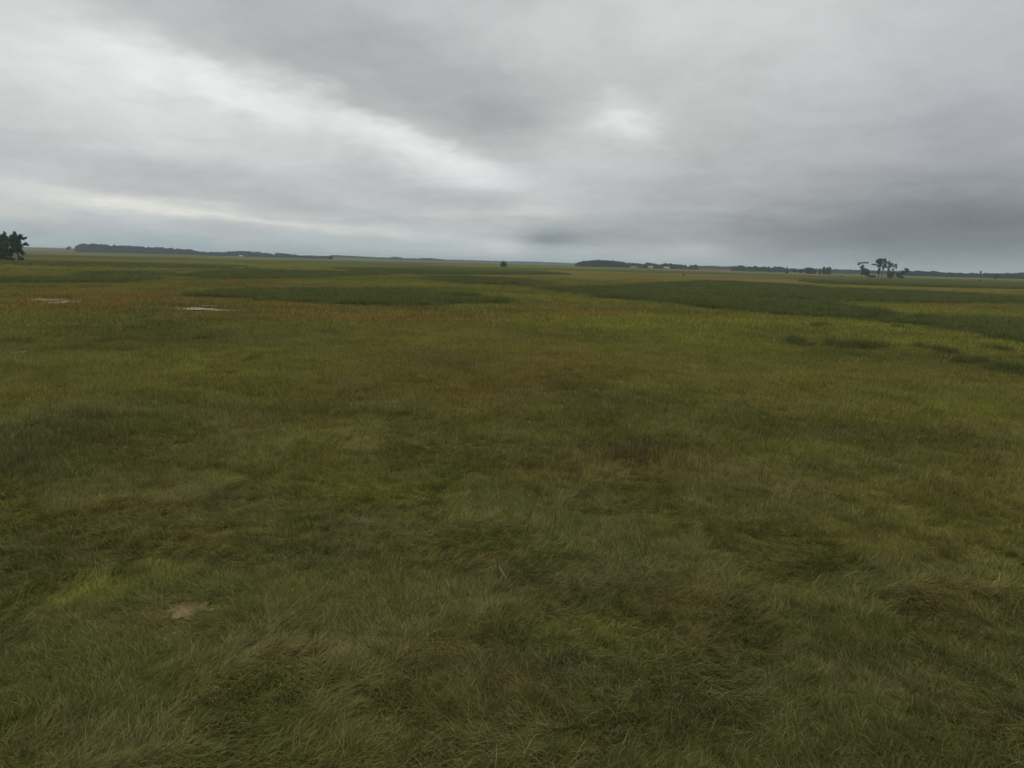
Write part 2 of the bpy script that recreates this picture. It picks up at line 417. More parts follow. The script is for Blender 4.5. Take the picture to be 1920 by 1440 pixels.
def cover_mat(name, attr_type, gain=1.0, blades=False, bump=False):
    mt = bpy.data.materials.new(name); mt.use_nodes = True
    t = mt.node_tree; b = t.nodes['Principled BSDF']; lk = t.links
    b.inputs['Roughness'].default_value = 0.7
    b.inputs['Specular IOR Level'].default_value = 0.14 if blades else 0.0
    def A(n, typ=attr_type):
        a = N(t, 'ShaderNodeAttribute', attribute_name=n, attribute_type=typ); return a
    ma = A('cover_a'); mb = A('cover_b')
    s1 = N(t, 'ShaderNodeSeparateXYZ'); lk.new(ma.outputs['Vector'], s1.inputs[0])
    s2 = N(t, 'ShaderNodeSeparateXYZ'); lk.new(mb.outputs['Vector'], s2.inputs[0])
    reed, rust, lime = s1.outputs; straw, dark, lush = s2.outputs
    g = N(t, 'ShaderNodeNewGeometry'); pos = g.outputs['Position']
    flat = vmath(t, 'MULTIPLY', pos, (1, 1, 0))
    n1 = noise(t, flat, 0.045, 4); n2 = noise(t, flat, 0.5, 5); n3 = noise(t, flat, 6.0, 3)
    def mixc(fac, a, bcol):
        x = N(t, 'ShaderNodeMix', data_type='RGBA')
        if isinstance(fac, float): x.inputs['Factor'].default_value = fac
        else: lk.new(fac, x.inputs['Factor'])
        for key, v in (('A', a), ('B', bcol)):
            if isinstance(v, tuple): x.inputs[key].default_value = (*v, 1)
            else: lk.new(v, x.inputs[key])
        return x.outputs['Result']
    def rng_(sock, a, bb, c=0.0, d=1.0):
        r = N(t, 'ShaderNodeMapRange', interpolation_type='SMOOTHSTEP'); lk.new(sock, r.inputs[0])
        for i, v in enumerate((a, bb, c, d)): r.inputs[i + 1].default_value = v
        return r.outputs[0]
    col = mixc(rng_(math_node(t, 'MULTIPLY_ADD', lush, 0.22, n1.outputs['Fac']), 0.44, 0.72), BASE, GREEN)
    col = mixc(rng_(n2.outputs['Fac'], 0.5, 0.75, 0, 0.35), col, (0.110, 0.090, 0.022))
    col = mixc(math_node(t, 'MULTIPLY', rust, 0.85), col, RUSTC)
    col = mixc(math_node(t, 'MULTIPLY', lime, 0.8), col, LIMEC)
    col = mixc(math_node(t, 'MULTIPLY', straw, 0.8), col, STRAWC)
    col = mixc(math_node(t, 'MULTIPLY', dark, 0.55), col, DARKC)
    col = mixc(math_node(t, 'MULTIPLY', reed, 0.92), col, REEDC)
    if blades:
        rn = A('blade', 'GEOMETRY')
        # dead blades among the live ones, each blade its own strength of colour
        dead = rng_(rn.outputs['Fac'], 0.80, 0.90)
        inst = A('tone')
        keep = math_node(t, 'SUBTRACT', 1.0, math_node(t, 'MULTIPLY', reed, 0.7))
        col = mixc(math_node(t, 'MULTIPLY', math_node(t, 'MULTIPLY', dead, 0.6), keep), col, STRAWC)
        v = math_node(t, 'MULTIPLY_ADD', rn.outputs['Fac'], 1.05, 0.45)
        v = math_node(t, 'MULTIPLY', v, inst.outputs['Fac'])
    else:
        v = rng_(n3.outputs['Fac'], 0.25, 0.75, 0.7, 1.3)
    v = math_node(t, 'MULTIPLY', v, gain)
    s = N(t, 'ShaderNodeVectorMath', operation='SCALE'); lk.new(col, s.inputs[0]); lk.new(v, s.inputs['Scale'])
    lk.new(s.outputs[0], b.inputs['Base Color'])
    if bump:
        n4 = noise(t, flat, 1.6, 6, 0.7)
        bp = N(t, 'ShaderNodeBump'); bp.inputs['Strength'].default_value = 0.8; bp.inputs['Distance'].default_value = 0.35
        lk.new(n4.outputs['Fac'], bp.inputs['Height']); lk.new(bp.outputs[0], b.inputs['Normal'])
    if blades:
        tr = N(t, 'ShaderNodeBsdfTranslucent'); lk.new(s.outputs[0], tr.inputs[0])
        ms = N(t, 'ShaderNodeMixShader'); ms.inputs[0].default_value = 0.3
        lk.new(b.outputs[0], ms.inputs[1]); lk.new(tr.outputs[0], ms.inputs[2])
        lk.new(ms.outputs[0], t.nodes['Material Output'].inputs['Surface'])
    return mt

M_ground = cover_mat('meadow_ground', 'GEOMETRY', gain=0.85, bump=True)  # lower gain: self-shade of dense tufts put into the ground colour
M_blade = cover_mat('grass_blades', 'INSTANCER', gain=1.6, blades=True)

# ------------------------------------------------------------------ ground sheet
def build_ground():
    radii = [0.0]
    r = 1.5
    while r < 12550:
        radii.append(r); r *= 1.017
    radii.append(12550.0)
    na = 900
    # finer towards the view, still a full disc
    tt = np.linspace(-1, 1, na, endpoint=False)
    ang = np.pi * (0.38 * tt + 0.62 * np.sign(tt) * np.abs(tt) ** 3.2)
    rr = np.array(radii[1:])
    A, RR = np.meshgrid(ang, rr)
    x = (np.sin(A) * RR).ravel(); y = (np.cos(A) * RR).ravel()
    x = np.concatenate([[0], x]); y = np.concatenate([[0], y])
    v = np.stack([x, y, zf(x, y)], 1)
    nr = len(rr)
    i, j = np.meshgrid(np.arange(nr - 1), np.arange(na), indexing='ij')
    a = 1 + i * na + j; b = 1 + i * na + (j + 1) % na
    f = np.stack([a, b, b + na, a + na], -1).reshape(-1, 4)
    # centre fan as degenerate-free quads pairs of the first ring
    j2 = np.arange(0, na, 2)
    cen = np.stack([np.zeros_like(j2), 1 + (j2 + 2) % na, 1 + j2 + 1, 1 + j2], 1)
    f = np.concatenate([f[:, ::-1], cen])
    me = mesh_np('ground', v, f)
    me.polygons.foreach_set('use_smooth', np.ones(len(me.polygons), bool))
    reed, rust, lime, straw, dark, sed = cover(x, y)
    reed = np.clip(reed + smooth(0.5, 0.9, sed) * 0.9, 0, 1)
    attr(me, 'cover_a', 'FLOAT_VECTOR', 'POINT', np.stack([reed, rust, lime], 1).astype(np.float32))
    attr(me, 'cover_b', 'FLOAT_VECTOR', 'POINT', np.stack([straw, dark, lushness(x, y)], 1).astype(np.float32))
    o = link('ground', me, M_ground)
    return tag(o, 'broad flat olive and rust meadow running to the horizon', 'ground', kind='structure')
build_ground()

# ------------------------------------------------------------------ grass
LIB = bpy.data.collections.new('plant_library')      # held by the instancing nodes only
def blade_tuft(name, n, rad, ln, wd, tilt, spread, curl, segs=3, droop=0.0):
    """n blades; tilt from upright (deg mean, sd); spread of the lean heading (deg); curl added along the blade"""
    V, F, B = [], [], []
    for k in range(n):
        a = random.uniform(0, 2 * math.pi); q = rad * math.sqrt(random.random())
        p = np.array([q * math.cos(a), q * math.sin(a), -0.03])
        head = R(random.gauss(0, spread)) if spread < 170 else random.uniform(0, 2 * math.pi)
        th = R(max(2, random.gauss(*tilt))); cu = R(random.gauss(curl, curl * 0.5 + 3))
        l = random.uniform(*ln); w = random.uniform(*wd)
        side_turn = random.uniform(-0.5, 0.5)
        bl = random.random(); base = len(V)
        for s in range(segs + 1):
            f = s / segs
            wv = w * (1 - f ** 1.6) * 0.5 + w * 0.06
            side = np.array([-math.sin(head + side_turn), math.cos(head + side_turn), 0])
            V.append(p - side * wv); V.append(p + side * wv); B += [bl, bl]
            step = l / segs
            hd = head + side_turn * f * 0.8
            p = p + step * np.array([math.sin(th) * math.cos(hd), math.sin(th) * math.sin(hd), math.cos(th)])
            th = min(th + cu / segs, R(100))
        for s in range(segs):
            c = base + 2 * s; F.append((c, c + 1, c + 3, c + 2))
    me = mesh_np(name, np.array(V), np.array(F))
    attr(me, 'blade', 'FLOAT', 'POINT', np.array(B, np.float32))
    me.materials.append(M_blade)
    o = bpy.data.objects.new(name, me); LIB.objects.link(o)
    return o

NAMES = []
def lib(name, *a, **k):
    NAMES.append(name); blade_tuft(name, *a, **k)
# names sort in this order: the pick index follows it
for i in range(5): lib('tuft_a_%d' % i, 66, 0.12, (0.15, 0.33), (0.004, 0.0085), (60, 15), 24, 48, segs=4)     # lodged locks, near
for i in range(4): lib('tuft_b_%d' % i, 64, 0.16, (0.10, 0.24), (0.0035, 0.007), (34, 17), 200, 50, segs=3)    # upright, near
for i in range(3): lib('tuft_c_%d' % i, 50, 0.38, (0.18, 0.36), (0.008, 0.014), (42, 17), 90, 40)             # middle distance
for i in range(3): lib('tuft_d_%d' % i, 70, 1.0, (0.22, 0.44), (0.030, 0.050), (34, 16), 200, 35, segs=2)     # far
for i in range(3): lib('tuft_e_%d' % i, 70, 0.60, (0.7, 1.5), (0.022, 0.040), (12, 8), 200, 28)               # reeds
for i in range(2): lib('tuft_f_%d' % i, 44, 0.40, (0.50, 1.0), (0.012, 0.020), (16, 10), 200, 32)             # sedge clumps

for i in range(2): lib('tuft_g_%d' % i, 9, 0.22, (0.40, 0.75), (0.004, 0.008), (32, 16), 60, 75, segs=6)     # long pale arching stems

def gn_scatter(name, pts, rot, scl, idx, ca, cb, tone, coll=LIB):
    me = bpy.data.meshes.new(name)
    me.vertices.add(len(pts)); me.vertices.foreach_set('co', np.ascontiguousarray(pts, np.float32).ravel())
    attr(me, 'rot', 'FLOAT_VECTOR', 'POINT', rot.astype(np.float32))
    attr(me, 'scl', 'FLOAT_VECTOR', 'POINT', scl.astype(np.float32))
    attr(me, 'idx', 'INT', 'POINT', idx.astype(np.int32))
    attr(me, 'cover_a', 'FLOAT_VECTOR', 'POINT', ca.astype(np.float32))
    attr(me, 'cover_b', 'FLOAT_VECTOR', 'POINT', cb.astype(np.float32))
    attr(me, 'tone', 'FLOAT', 'POINT', tone.astype(np.float32))
    o = link(name, me)
    g = bpy.data.node_groups.new(name + '_nodes', 'GeometryNodeTree')
    g.interface.new_socket('Geometry', in_out='INPUT', socket_type='NodeSocketGeometry')
    g.interface.new_socket('Geometry', in_out='OUTPUT', socket_type='NodeSocketGeometry')
    gi = g.nodes.new('NodeGroupInput'); go = g.nodes.new('NodeGroupOutput')
    ci = g.nodes.new('GeometryNodeCollectionInfo'); ci.inputs['Collection'].default_value = coll
    ci.inputs['Separate Children'].default_value = True; ci.inputs['Reset Children'].default_value = True
    m2p = g.nodes.new('GeometryNodeMeshToPoints')
    iop = g.nodes.new('GeometryNodeInstanceOnPoints'); iop.inputs['Pick Instance'].default_value = True
    def na(n, typ):
        x = g.nodes.new('GeometryNodeInputNamedAttribute'); x.data_type = typ
        x.inputs['Name'].default_value = n; return x.outputs['Attribute']
    g.links.new(gi.outputs[0], m2p.inputs[0]); g.links.new(m2p.outputs[0], iop.inputs['Points'])
    g.links.new(ci.outputs[0], iop.inputs['Instance'])
    g.links.new(na('idx', 'INT'), iop.inputs['Instance Index'])
    e2r = g.nodes.new('FunctionNodeEulerToRotation'); g.links.new(na('rot', 'FLOAT_VECTOR'), e2r.inputs[0])
    g.links.new(e2r.outputs[0], iop.inputs['Rotation'])
    g.links.new(na('scl', 'FLOAT_VECTOR'), iop.inputs['Scale'])
    g.links.new(iop.outputs[0], go.inputs[0])
    md = o.modifiers.new('scatter', 'NODES'); md.node_group = g
    return o

HALF = R(45)
def wedge(r0, r1, dens, fall=None):
    """random points of the view side of the plain between two distances; dens per square metre"""
    n = int(dens * HALF * (r1 * r1 - r0 * r0))
    r = np.sqrt(rng.uniform(r0 * r0, r1 * r1, n)); a = rng.uniform(-HALF, HALF, n)
    x, y = r * np.sin(a), r * np.cos(a)
    if fall is not None:
        k = rng.random(n) < fall(r); x, y = x[k], y[k]
    return x, y

BARE = []      # (x, y, rx, ry): bare spots kept free of grass
for (px, py, hw, hh) in ((378, 582.5, 62, 2.8), (120, 569.5, 30, 3.0), (90, 565, 30, 2.2), (152, 542, 12, 0.8), (200, 555.5, 16, 0.8),
                         (390, 576, 20, 0.9), (355, 1146, 30, 13), (1846, 550, 10, 0.9), (560, 538.5, 34, 0.8), (40, 660, 13, 3)):
    c = at(px, py); BARE.append((c[0], c[1], hw * c[1] / FPX, max(abs(at(px, py - hh)[1] - at(px, py + hh)[1]) / 2, 0.15)))
def bare(x, y):
    v = np.zeros(x.shape, bool)
    wx = (fbm(x / 0.9, y / 0.9, 60, 3) - 0.5)
    for (cx, cy_, rx, ry) in BARE:
        v |= ((x - cx) / rx) ** 2 + ((y - cy_) / ry) ** 2 + wx * 3.0 < 0.95
    return v

def build_grass():
    P = []
    def add(x, y, kind, base_scale):
        k = ~bare(x, y); x, y = x[k], y[k]
        n = len(x); reed, rust, lime, straw, dark, sed = cover(x, y)
        d = np.hypot(x, y)
        flow = 2 * math.pi * (fbm(x / 3.0, y / 3.0, 31, 3) * 1.8 + 0.1) + rng.normal(0, 0.38, n)
        lodge = smooth(0.30, 0.70, fbm(x / 3.4, y / 3.4, 33, 3))
        if kind == 'near':
            lying = rng.random(n) < (0.55 + 0.45 * lodge)
            idx = np.where(lying, rng.integers(0, 5, n), 5 + rng.integers(0, 4, n))
        elif kind == 'mid': idx = 9 + rng.integers(0, 3, n)
        else: idx = 12 + rng.integers(0, 3, n)
        rot = np.stack([rng.normal(0, .08, n), rng.normal(0, .08, n), flow], 1)
        hgt = 0.62 + 0.42 * fbm(x / 1.7, y / 1.7, 35, 2) + 0.55 * smooth(0.25, 0.70, fbm(x / 0.5, y / 0.6, 37, 2))
        s = base_scale * rng.uniform(0.8, 1.2, n)
        sz = s * hgt * (1 - 0.25 * straw)
        tone = rng.uniform(0.74, 1.26, n) if kind == 'near' else rng.uniform(0.78, 1.22, n)
        P.append((x, y, rot, np.stack([s, s, sz], 1), idx, reed, rust, lime, straw, dark, tone))
    add(*wedge(2.5, 14, 70), 'near', 1.0)
    add(*wedge(14, 30, 46, lambda r: 1 - smooth(18, 30, r) * 0.75), 'near', 1.15)
    add(*wedge(18, 80, 11, lambda r: smooth(18, 30, r) * (1 - smooth(55, 80, r) * 0.8)), 'mid', 1.0)
    add(*wedge(50, 300, 1.15, lambda r: smooth(50, 85, r) * (1 - smooth(170, 300, r) * 0.85)), 'far', 1.0)
    # long dead stems arching over the mat, in drifts
    x, y = wedge(5, 26, 9)
    k = rng.random(len(x)) < smooth(0.50, 0.72, fbm(x / 1.9, y / 1.9, 141, 3)); x, y = x[k], y[k]; n = len(x)
    reed, rust, lime, straw, dark, sed = cover(x, y)
    flow = 2 * math.pi * (fbm(x / 3.0, y / 3.0, 31, 3) * 1.8 + 0.1) + rng.normal(0, 0.7, n)
    P.append((x, y, np.stack([np.zeros(n), np.zeros(n), flow], 1), np.repeat(rng.uniform(0.7, 1.1, n)[:, None], 3, 1),
              20 + rng.integers(0, 2, n), reed, rust, lime, np.clip(straw + rng.uniform(0.2, 0.9, n), 0, 1), dark * 0, rng.uniform(0.7, 1.25, n)))
    # thin dead thatch creeping over the rims of the bare patches
    x, y = wedge(8, 14, 60)
    c = at(355, 1146); q = np.hypot((x - c[0]) / 0.46, (y - c[1]) / 0.34); k = (q < 1.25) & (rng.random(len(x)) < 0.55 * q ** 2)
    x, y = x[k], y[k]; n = len(x); o_ = np.ones(n)
    P.append((x, y, np.stack([o_ * 0, o_ * 0, rng.uniform(0, 6.28, n)], 1), np.stack([o_ * .8, o_ * .8, o_ * .5], 1),
              rng.integers(0, 5, n), o_ * 0, o_ * .4, o_ * 0, o_ * .7, o_ * 0, rng.uniform(0.7, 1.1, n)))
    # sedge clumps standing above the rest
    x, y = wedge(12, 95, 14)
    *_, sed = cover(x, y)
    k = rng.random(len(x)) < smooth(0.5, 0.8, sed) * smooth(0.40, 0.55, fbm(x / 1.3, y / 1.3, 55, 2)); x, y = x[k], y[k]; n = len(x)
    reed, rust, lime, straw, dark, sed = cover(x, y)
    P.append((x, y, np.stack([np.zeros(n), np.zeros(n), rng.uniform(0, 6.28, n)], 1), np.repeat((rng.uniform(0.5, 0.9, n) * np.where(x < 0, 0.7, 1.0))[:, None], 3, 1),
              18 + rng.integers(0, 2, n), np.full(n, 0.9), rust * .3, lime * 0, straw * 0, dark * 0 + 0.2, rng.uniform(0.7, 1.2, n)))
    cat = [np.concatenate([p[i] for p in P]) for i in range(11)]
    x, y, rot, scl, idx, reed, rust, lime, straw, dark, tone = cat
    o = gn_scatter('grass', np.stack([x, y, zf(x, y)], 1), rot, scl, idx, np.stack([reed, rust, lime], 1), np.stack([straw, dark, lushness(x, y)], 1), tone)
    tag(o, 'wind-lodged meadow grass in olive, russet and straw covering the plain', 'grass', kind='stuff')
    print('grass tufts', len(x))

    # reed beds
    x, y = wedge(45, 420, 1.6, lambda r: 1 - smooth(200, 420, r) * 0.75)
    reed, rust, lime, straw, dark, sed = cover(x, y)
    k = (rng.random(len(x)) < np.clip(reed * 1.5 - 0.35, 0, 1) * smooth(0.30, 0.50, fbm(x / 5, y / 5, 73, 4))); x, y, reed, dark = x[k], y[k], reed[k], dark[k]; n = len(x)
    s = rng.uniform(0.5, 0.85, n) * (0.6 + 0.4 * reed) * (0.5 + 1.0 * fbm(x / 9, y / 9, 71, 4)); w = rng.uniform(1.0, 1.5, n)
    o = gn_scatter('reeds', np.stack([x, y, zf(x, y)], 1), np.stack([s * 0, s * 0, rng.uniform(0, 6.28, n)], 1), np.stack([w, w, s], 1),
                   15 + rng.integers(0, 3, n), np.stack([np.ones(n), s * 0, s * 0], 1), np.stack([s * 0, s * 0, s * 0], 1), rng.uniform(0.75, 1.15, n))
    tag(o, 'dark green reed beds standing taller than the grass around them', 'reeds', kind='stuff')
    print('reeds', n)
build_grass()

# ------------------------------------------------------------------ flowering weeds and wildflowers (one object each, nobody could count them)
M_head = soft_mat('seed_head_brown', (0.140, 0.100, 0.060), 0.9, 0.4, 9)
M_stem = soft_mat('weed_stem', (0.060, 0.062, 0.022), 0.8, 0.3, 9)
M_yellow = soft_mat('yellow_petals', (0.38, 0.33, 0.04), 0.7, 0.2, 9)
M_white = soft_mat('white_petals', (0.40, 0.40, 0.35), 0.7)

def tube(p0, p1, r0, r1, V, F, sides=5):
    p0 = np.asarray(p0, float); p1 = np.asarray(p1, float)
    d = p1 - p0; d = d / (np.linalg.norm(d) + 1e-9)
    u = np.cross(d, [0, 0, 1.0]) if abs(d[2]) < 0.95 else np.cross(d, [1.0, 0, 0]); u /= np.linalg.norm(u); w = np.cross(d, u)
    b = len(V)
    for p, r in ((p0, r0), (p1, r1)):
        for k in range(sides):
            a = 2 * math.pi * k / sides; V.append(p + r * (math.cos(a) * u + math.sin(a) * w))
    for k in range(sides):
        F.append((b + k, b + (k + 1) % sides, b + sides + (k + 1) % sides, b + sides + k))

def stalks(name, label, cat, xs, ys, hts, head_mat, head):
    V, F, MI = [], [], []
    for x, y, h in zip(xs, ys, hts):
        z = float(zf(x, y)) - 0.03
        lean = np.array([random.gauss(0, .13), random.gauss(0, .13), 1.0]) * h
        a = np.array([x, y, z]); b = a + lean
        n0 = len(F); tube(a, b, 0.005, 0.003, V, F, 3); MI += [0] * (len(F) - n0)
        n0 = len(F); head(b, h, V, F); MI += [1] * (len(F) - n0)
    me = mesh_np(name, np.array(V), np.array(F))
    o = link(name, me, M_stem); me.materials.append(head_mat)
    me.polygons.foreach_set('material_index', np.array(MI, np.int32))
    return tag(o, label, cat, kind='stuff')

def spike(b, h, V, F):          # dock-like seed head: a few tapering spikes
    for k in range(3):
        d = np.array([random.gauss(0, .25), random.gauss(0, .25), 1.0]) * h * random.uniform(.16, .3)
        st = b - np.array([0, 0, h * random.uniform(.05, .3)])
        tube(st, st + d, 0.007, 0.002, V, F, 4)
def disc(b, h, V, F, r=0.014):   # small open flower: a shallow cup of petals
    k0 = len(V); n = 6
    for k in range(n):
        a = 2 * math.pi * k / n; V.append(b + np.array([r * math.cos(a), r * math.sin(a), r * .4]))
    V.append(b); V.append(b + np.array([0, 0, 0.002]))
    for k in range(n): F.append((k0 + n, k0 + k, k0 + (k + 1) % n, k0 + n + 1))

def build_weeds():
    c = at(1210, 868); x = []; y = []
    for k in range(230):
        a, q = random.uniform(0, 6.28), random.gauss(0, .55)
        x.append(c[0] + 5.5 * q * math.cos(a)); y.append(c[1] + 4.2 * q * math.sin(a))
    xs, ys = wedge(10, 45, 0.25)
    x += list(xs); y += list(ys)
    h = [random.uniform(.45, .8) for _ in x]
    stalks('seeding_weeds', 'rusty brown seed stalks of dock standing above the grass', 'weeds', x, y, h, M_head, spike)
    xs, ys = wedge(26, 75, 0.8)
    k = rng.random(len(xs)) < smooth(0.55, 0.72, fbm(xs / 6, ys / 6, 101, 3)); xs, ys = xs[k][:1200], ys[k][:1200]
    h = [random.uniform(.3, .55) for _ in xs]
    stalks('yellow_wildflowers', 'tiny yellow flowers scattered thinly through the grass', 'flowers', xs, ys, h, M_yellow, disc)
build_weeds()
for px, py, lab in ((1116, 749, 'tiny white flower head, the nearer and left one of two white specks in the meadow'),
                    (1162, 733, 'tiny white flower head, the farther and right one of two white specks in the meadow')):
    c = at(px, py); z = float(zf(*c))
    t = thing('white_flower', lab, 'flower', (c[0], c[1], z), 'white flowers in mid meadow')
    V, F = [], []; tube((0, 0, 0), (0.02, 0, .42), .006, .004, V, F, 5); link('stem', mesh_np('stem', np.array(V), np.array(F)), M_stem, t)
    V, F = [], []
    for k in range(9):
        disc(np.array([0.02 + random.gauss(0, .028), random.gauss(0, .02), .43 + random.gauss(0, .01)]), 1, V, F, .022)
    link('flower_head', mesh_np('flower_head', np.array(V), np.array(F)), M_white, t)

# ------------------------------------------------------------------ bare spots, mound, stalk
M_salt = soft_mat('dry_salt_crust', (0.235, 0.200, 0.118), 0.9, 0.35, 1.2)
M_dirt = soft_mat('bare_brown_earth', (0.150, 0.114, 0.046), 0.95, 0.45, 18)
def sheet(name, px, py, hw, hh, mat, seed, lift=0.10):
    c = at(px, py); rx = hw * c[1] / FPX; ry = max(abs(at(px, py - hh)[1] - at(px, py + hh)[1]) / 2, 0.12)
    n = 96; V = [(0, 0, 0)]; F = []
    for k in range(n):
        a = 2 * math.pi * k / n
        q = 0.15 + 1.6 * float(fbm(np.array(3.2 * math.cos(a) + seed * 7.7), np.array(3.2 * math.sin(a)), seed, 4))
        V.append((rx * q * math.cos(a), ry * q * math.sin(a), 0))
    V = np.array(V); V[:, 2] = zf(V[:, 0] + c[0], V[:, 1] + c[1]) + lift
    for k in range(0, n, 2): F.append((0, 1 + k, 1 + (k + 1) % n, 1 + (k + 2) % n))
    o = link(name, mesh_np(name, V, np.array(F)), mat, loc=(c[0], c[1], 0))
    return tag(o, kind='structure')
for i, a in enumerate(((378, 582.5, 66, 2.6), (120, 569.5, 30, 2.6), (90, 565, 30, 2.0), (152, 542, 12, 0.8), (200, 555.5, 15, 0.7),
                       (392, 576, 18, 0.8), (1846, 550, 9, 0.8), (560, 538.5, 34, 0.7))):
    sheet('bare_ground', *a, M_salt, 200 + i)
sheet('bare_ground', 40, 660, 13, 2.6, M_dirt, 230)
sheet('bare_ground', 355, 1146, 40, 17, M_dirt, 231, 0.035)

M_dry = soft_mat('dry_straw', (0.20, 0.145, 0.082), 0.8, 0.2, 20)
def build_stalk():
    c = at(941, 1097); z = float(zf(*c)) + 0.30
    pts = [(-0.06, 0.20, 0.03), (-0.03, 0.10, 0.05), (0.0, 0.0, 0.04), (0.04, -0.10, 0.02), (0.09, -0.2, -0.01)]
    V, F = [], []
    for i in range(4): tube(pts[i], pts[i + 1], .012 - .001 * i, .011 - .001 * i, V, F, 6)
    o = link('dry_stalk', mesh_np('dry_stalk', np.array(V), np.array(F)), M_dry, loc=(c[0], c[1], z))
    tag(o, 'bent tan dry stalk lying on top of the grass', 'stalk')
build_stalk()

# ------------------------------------------------------------------ trees
def leaf_mat(name, c1, c2):
    mt = bpy.data.materials.new(name); mt.use_nodes = True
    t = mt.node_tree; b = t.nodes['Principled BSDF']; b.inputs['Roughness'].default_value = 0.7
    b.inputs['Specular IOR Level'].default_value = 0.15
    a = N(t, 'ShaderNodeAttribute', attribute_name='leaf')
    x = N(t, 'ShaderNodeMix', data_type='RGBA'); t.links.new(a.outputs['Fac'], x.inputs['Factor'])
    x.inputs['A'].default_value = (*c1, 1); x.inputs['B'].default_value = (*c2, 1)
    t.links.new(x.outputs['Result'], b.inputs['Base Color'])
    return mt
M_leaf = leaf_mat('tree_leaves', (0.040, 0.058, 0.022), (0.092, 0.120, 0.040))
M_leaf_warm = leaf_mat('olive_leaves', (0.040, 0.050, 0.018), (0.095, 0.105, 0.038))
M_leaf_dark = leaf_mat('dark_leaves', (0.032, 0.050, 0.022), (0.078, 0.105, 0.038))
M_leaf_wood = leaf_mat('wood_leaves', (0.016, 0.026, 0.016), (0.048, 0.064, 0.028))
M_bark = soft_mat('bark', (0.055, 0.048, 0.040), 0.9, 0.3, 1.5)
M_dead = soft_mat('grey_dead_wood', (0.16, 0.15, 0.135), 0.9, 0.2, 1.5)

def leaf_quads(puffs, dens, size):
    """puffs: (x, y, z, rx, ry, rz); leaf sprays spread through each, thicker near its skin"""
    cs = []; sz = []; lv = []
    for (x, y, z, rx, ry, rz) in puffs:
        n = max(12, int(dens * (rx * ry + ry * rz + rx * rz) / 3))
        u = rng.normal(size=(n, 3)); u /= np.linalg.norm(u, axis=1)[:, None]
        q = rng.uniform(0.1, 1.0, n) ** 0.6 * (0.65 + 0.85 * fbm(u[:, 0] * 2 + x, u[:, 2] * 2 + z, 5, 2))
        cs.append(np.array([x, y, z]) + u * q[:, None] * np.array([rx, ry, rz]))
        sz.append(size * rng.uniform(.5, 1.5, n)); lv.append(np.clip(rng.random(n) * 0.7 + random.uniform(0, .3), 0, 1))
    c = np.concatenate(cs); s = np.concatenate(sz); lv = np.concatenate(lv); n = len(c)
    a = rng.normal(size=(n, 3)); a /= np.linalg.norm(a, axis=1)[:, None]
    b = np.cross(a, rng.normal(size=(n, 3))); b /= np.linalg.norm(b, axis=1)[:, None]
    a = a * s[:, None]; b = b * (s * rng.uniform(.5, .9, n))[:, None]
    v = np.stack([c - a, c - b * .8, c + a, c + b], 1).reshape(-1, 3)
    f = np.arange(4 * n).reshape(n, 4)
    return v, f, np.repeat(lv, 4).astype(np.float32)

def crown(puffs, dens, size, mat, parent):
    v, f, lv = leaf_quads(puffs, dens, size)
    me = mesh_np('crown', v, f); attr(me, 'leaf', 'FLOAT', 'POINT', lv)
    return link('crown', me, mat, parent)

def limbs(trunk_pts, r0, puffs, parent, mat=None, reach=True):
    """tapered trunk along trunk_pts (x, y, z) and a limb to each puff"""
    V, F = [], []; n = len(trunk_pts)
    for i in range(n - 1):
        tube(trunk_pts[i], trunk_pts[i + 1], r0 * (1 - .75 * i / (n - 1)), r0 * (1 - .75 * (i + 1) / (n - 1)), V, F, 8)
    if reach:
        T = np.array(trunk_pts)
        for p in puffs:
            t = np.array(p[:3]); z = T[:, 2]
            zz_ = min(max(t[2] - np.hypot(t[0], t[1]) * .5, z[0] + .35 * (z[-1] - z[0])), z[-1])
            st = np.array([np.interp(zz_, z, T[:, 0]), np.interp(zz_, z, T[:, 1]), zz_])
            mid = (st + t) / 2 + np.array([0, 0, .1 * np.linalg.norm(t - st)])
            tube(st, mid, r0 * .3, r0 * .2, V, F, 5); tube(mid, t, r0 * .2, r0 * .06, V, F, 5)
    return link('trunk', mesh_np('trunk', np.array(V), np.array(F)), mat or M_bark, parent)

def tree_px(name, label, cat, base, dist, puffs, mat, r0=0.35, trunk=None, group=None, leaf=0.45, dens=62, y_jit=0.8):
    """a tree standing at forward distance dist; crown puffs (px, py, half width, half height) sized from the photograph"""
    c = at_dist(base[0], dist); z0 = float(zf(*c)); k = dist / FPX
    # plain level where the photograph's foot shows is near z0; heights are measured from the foot
    t = thing(name, label, cat, (c[0], c[1], z0), group)
    ps = []
    for (px, py, hw, hh) in puffs:
        rx, rz = hw * k * 1.15, hh * k * 1.15
        ps.append(((px - base[0]) * k, random.uniform(-1, 1) * rx * y_jit, (base[1] - py) * k - (px - base[0]) * k * -0.0, rx, max(rx * .8, rz * .7), rz))
    if trunk is None:
        top = max(p[2] for p in ps); mx_ = np.mean([p[0] for p in ps])
        trunk_pts = [(0, 0, -.3), (mx_ * .1, 0, top * .35), (mx_ * .4, 0, top * .7), (mx_ * .8, 0, top)]
    else:
        trunk_pts = [((px - base[0]) * k, 0, (base[1] - py) * k) for (px, py) in trunk]; trunk_pts[0] = (0, 0, -.3)
    limbs(trunk_pts, r0, ps, t)
    crown(ps, dens, leaf, mat, t)
    return t

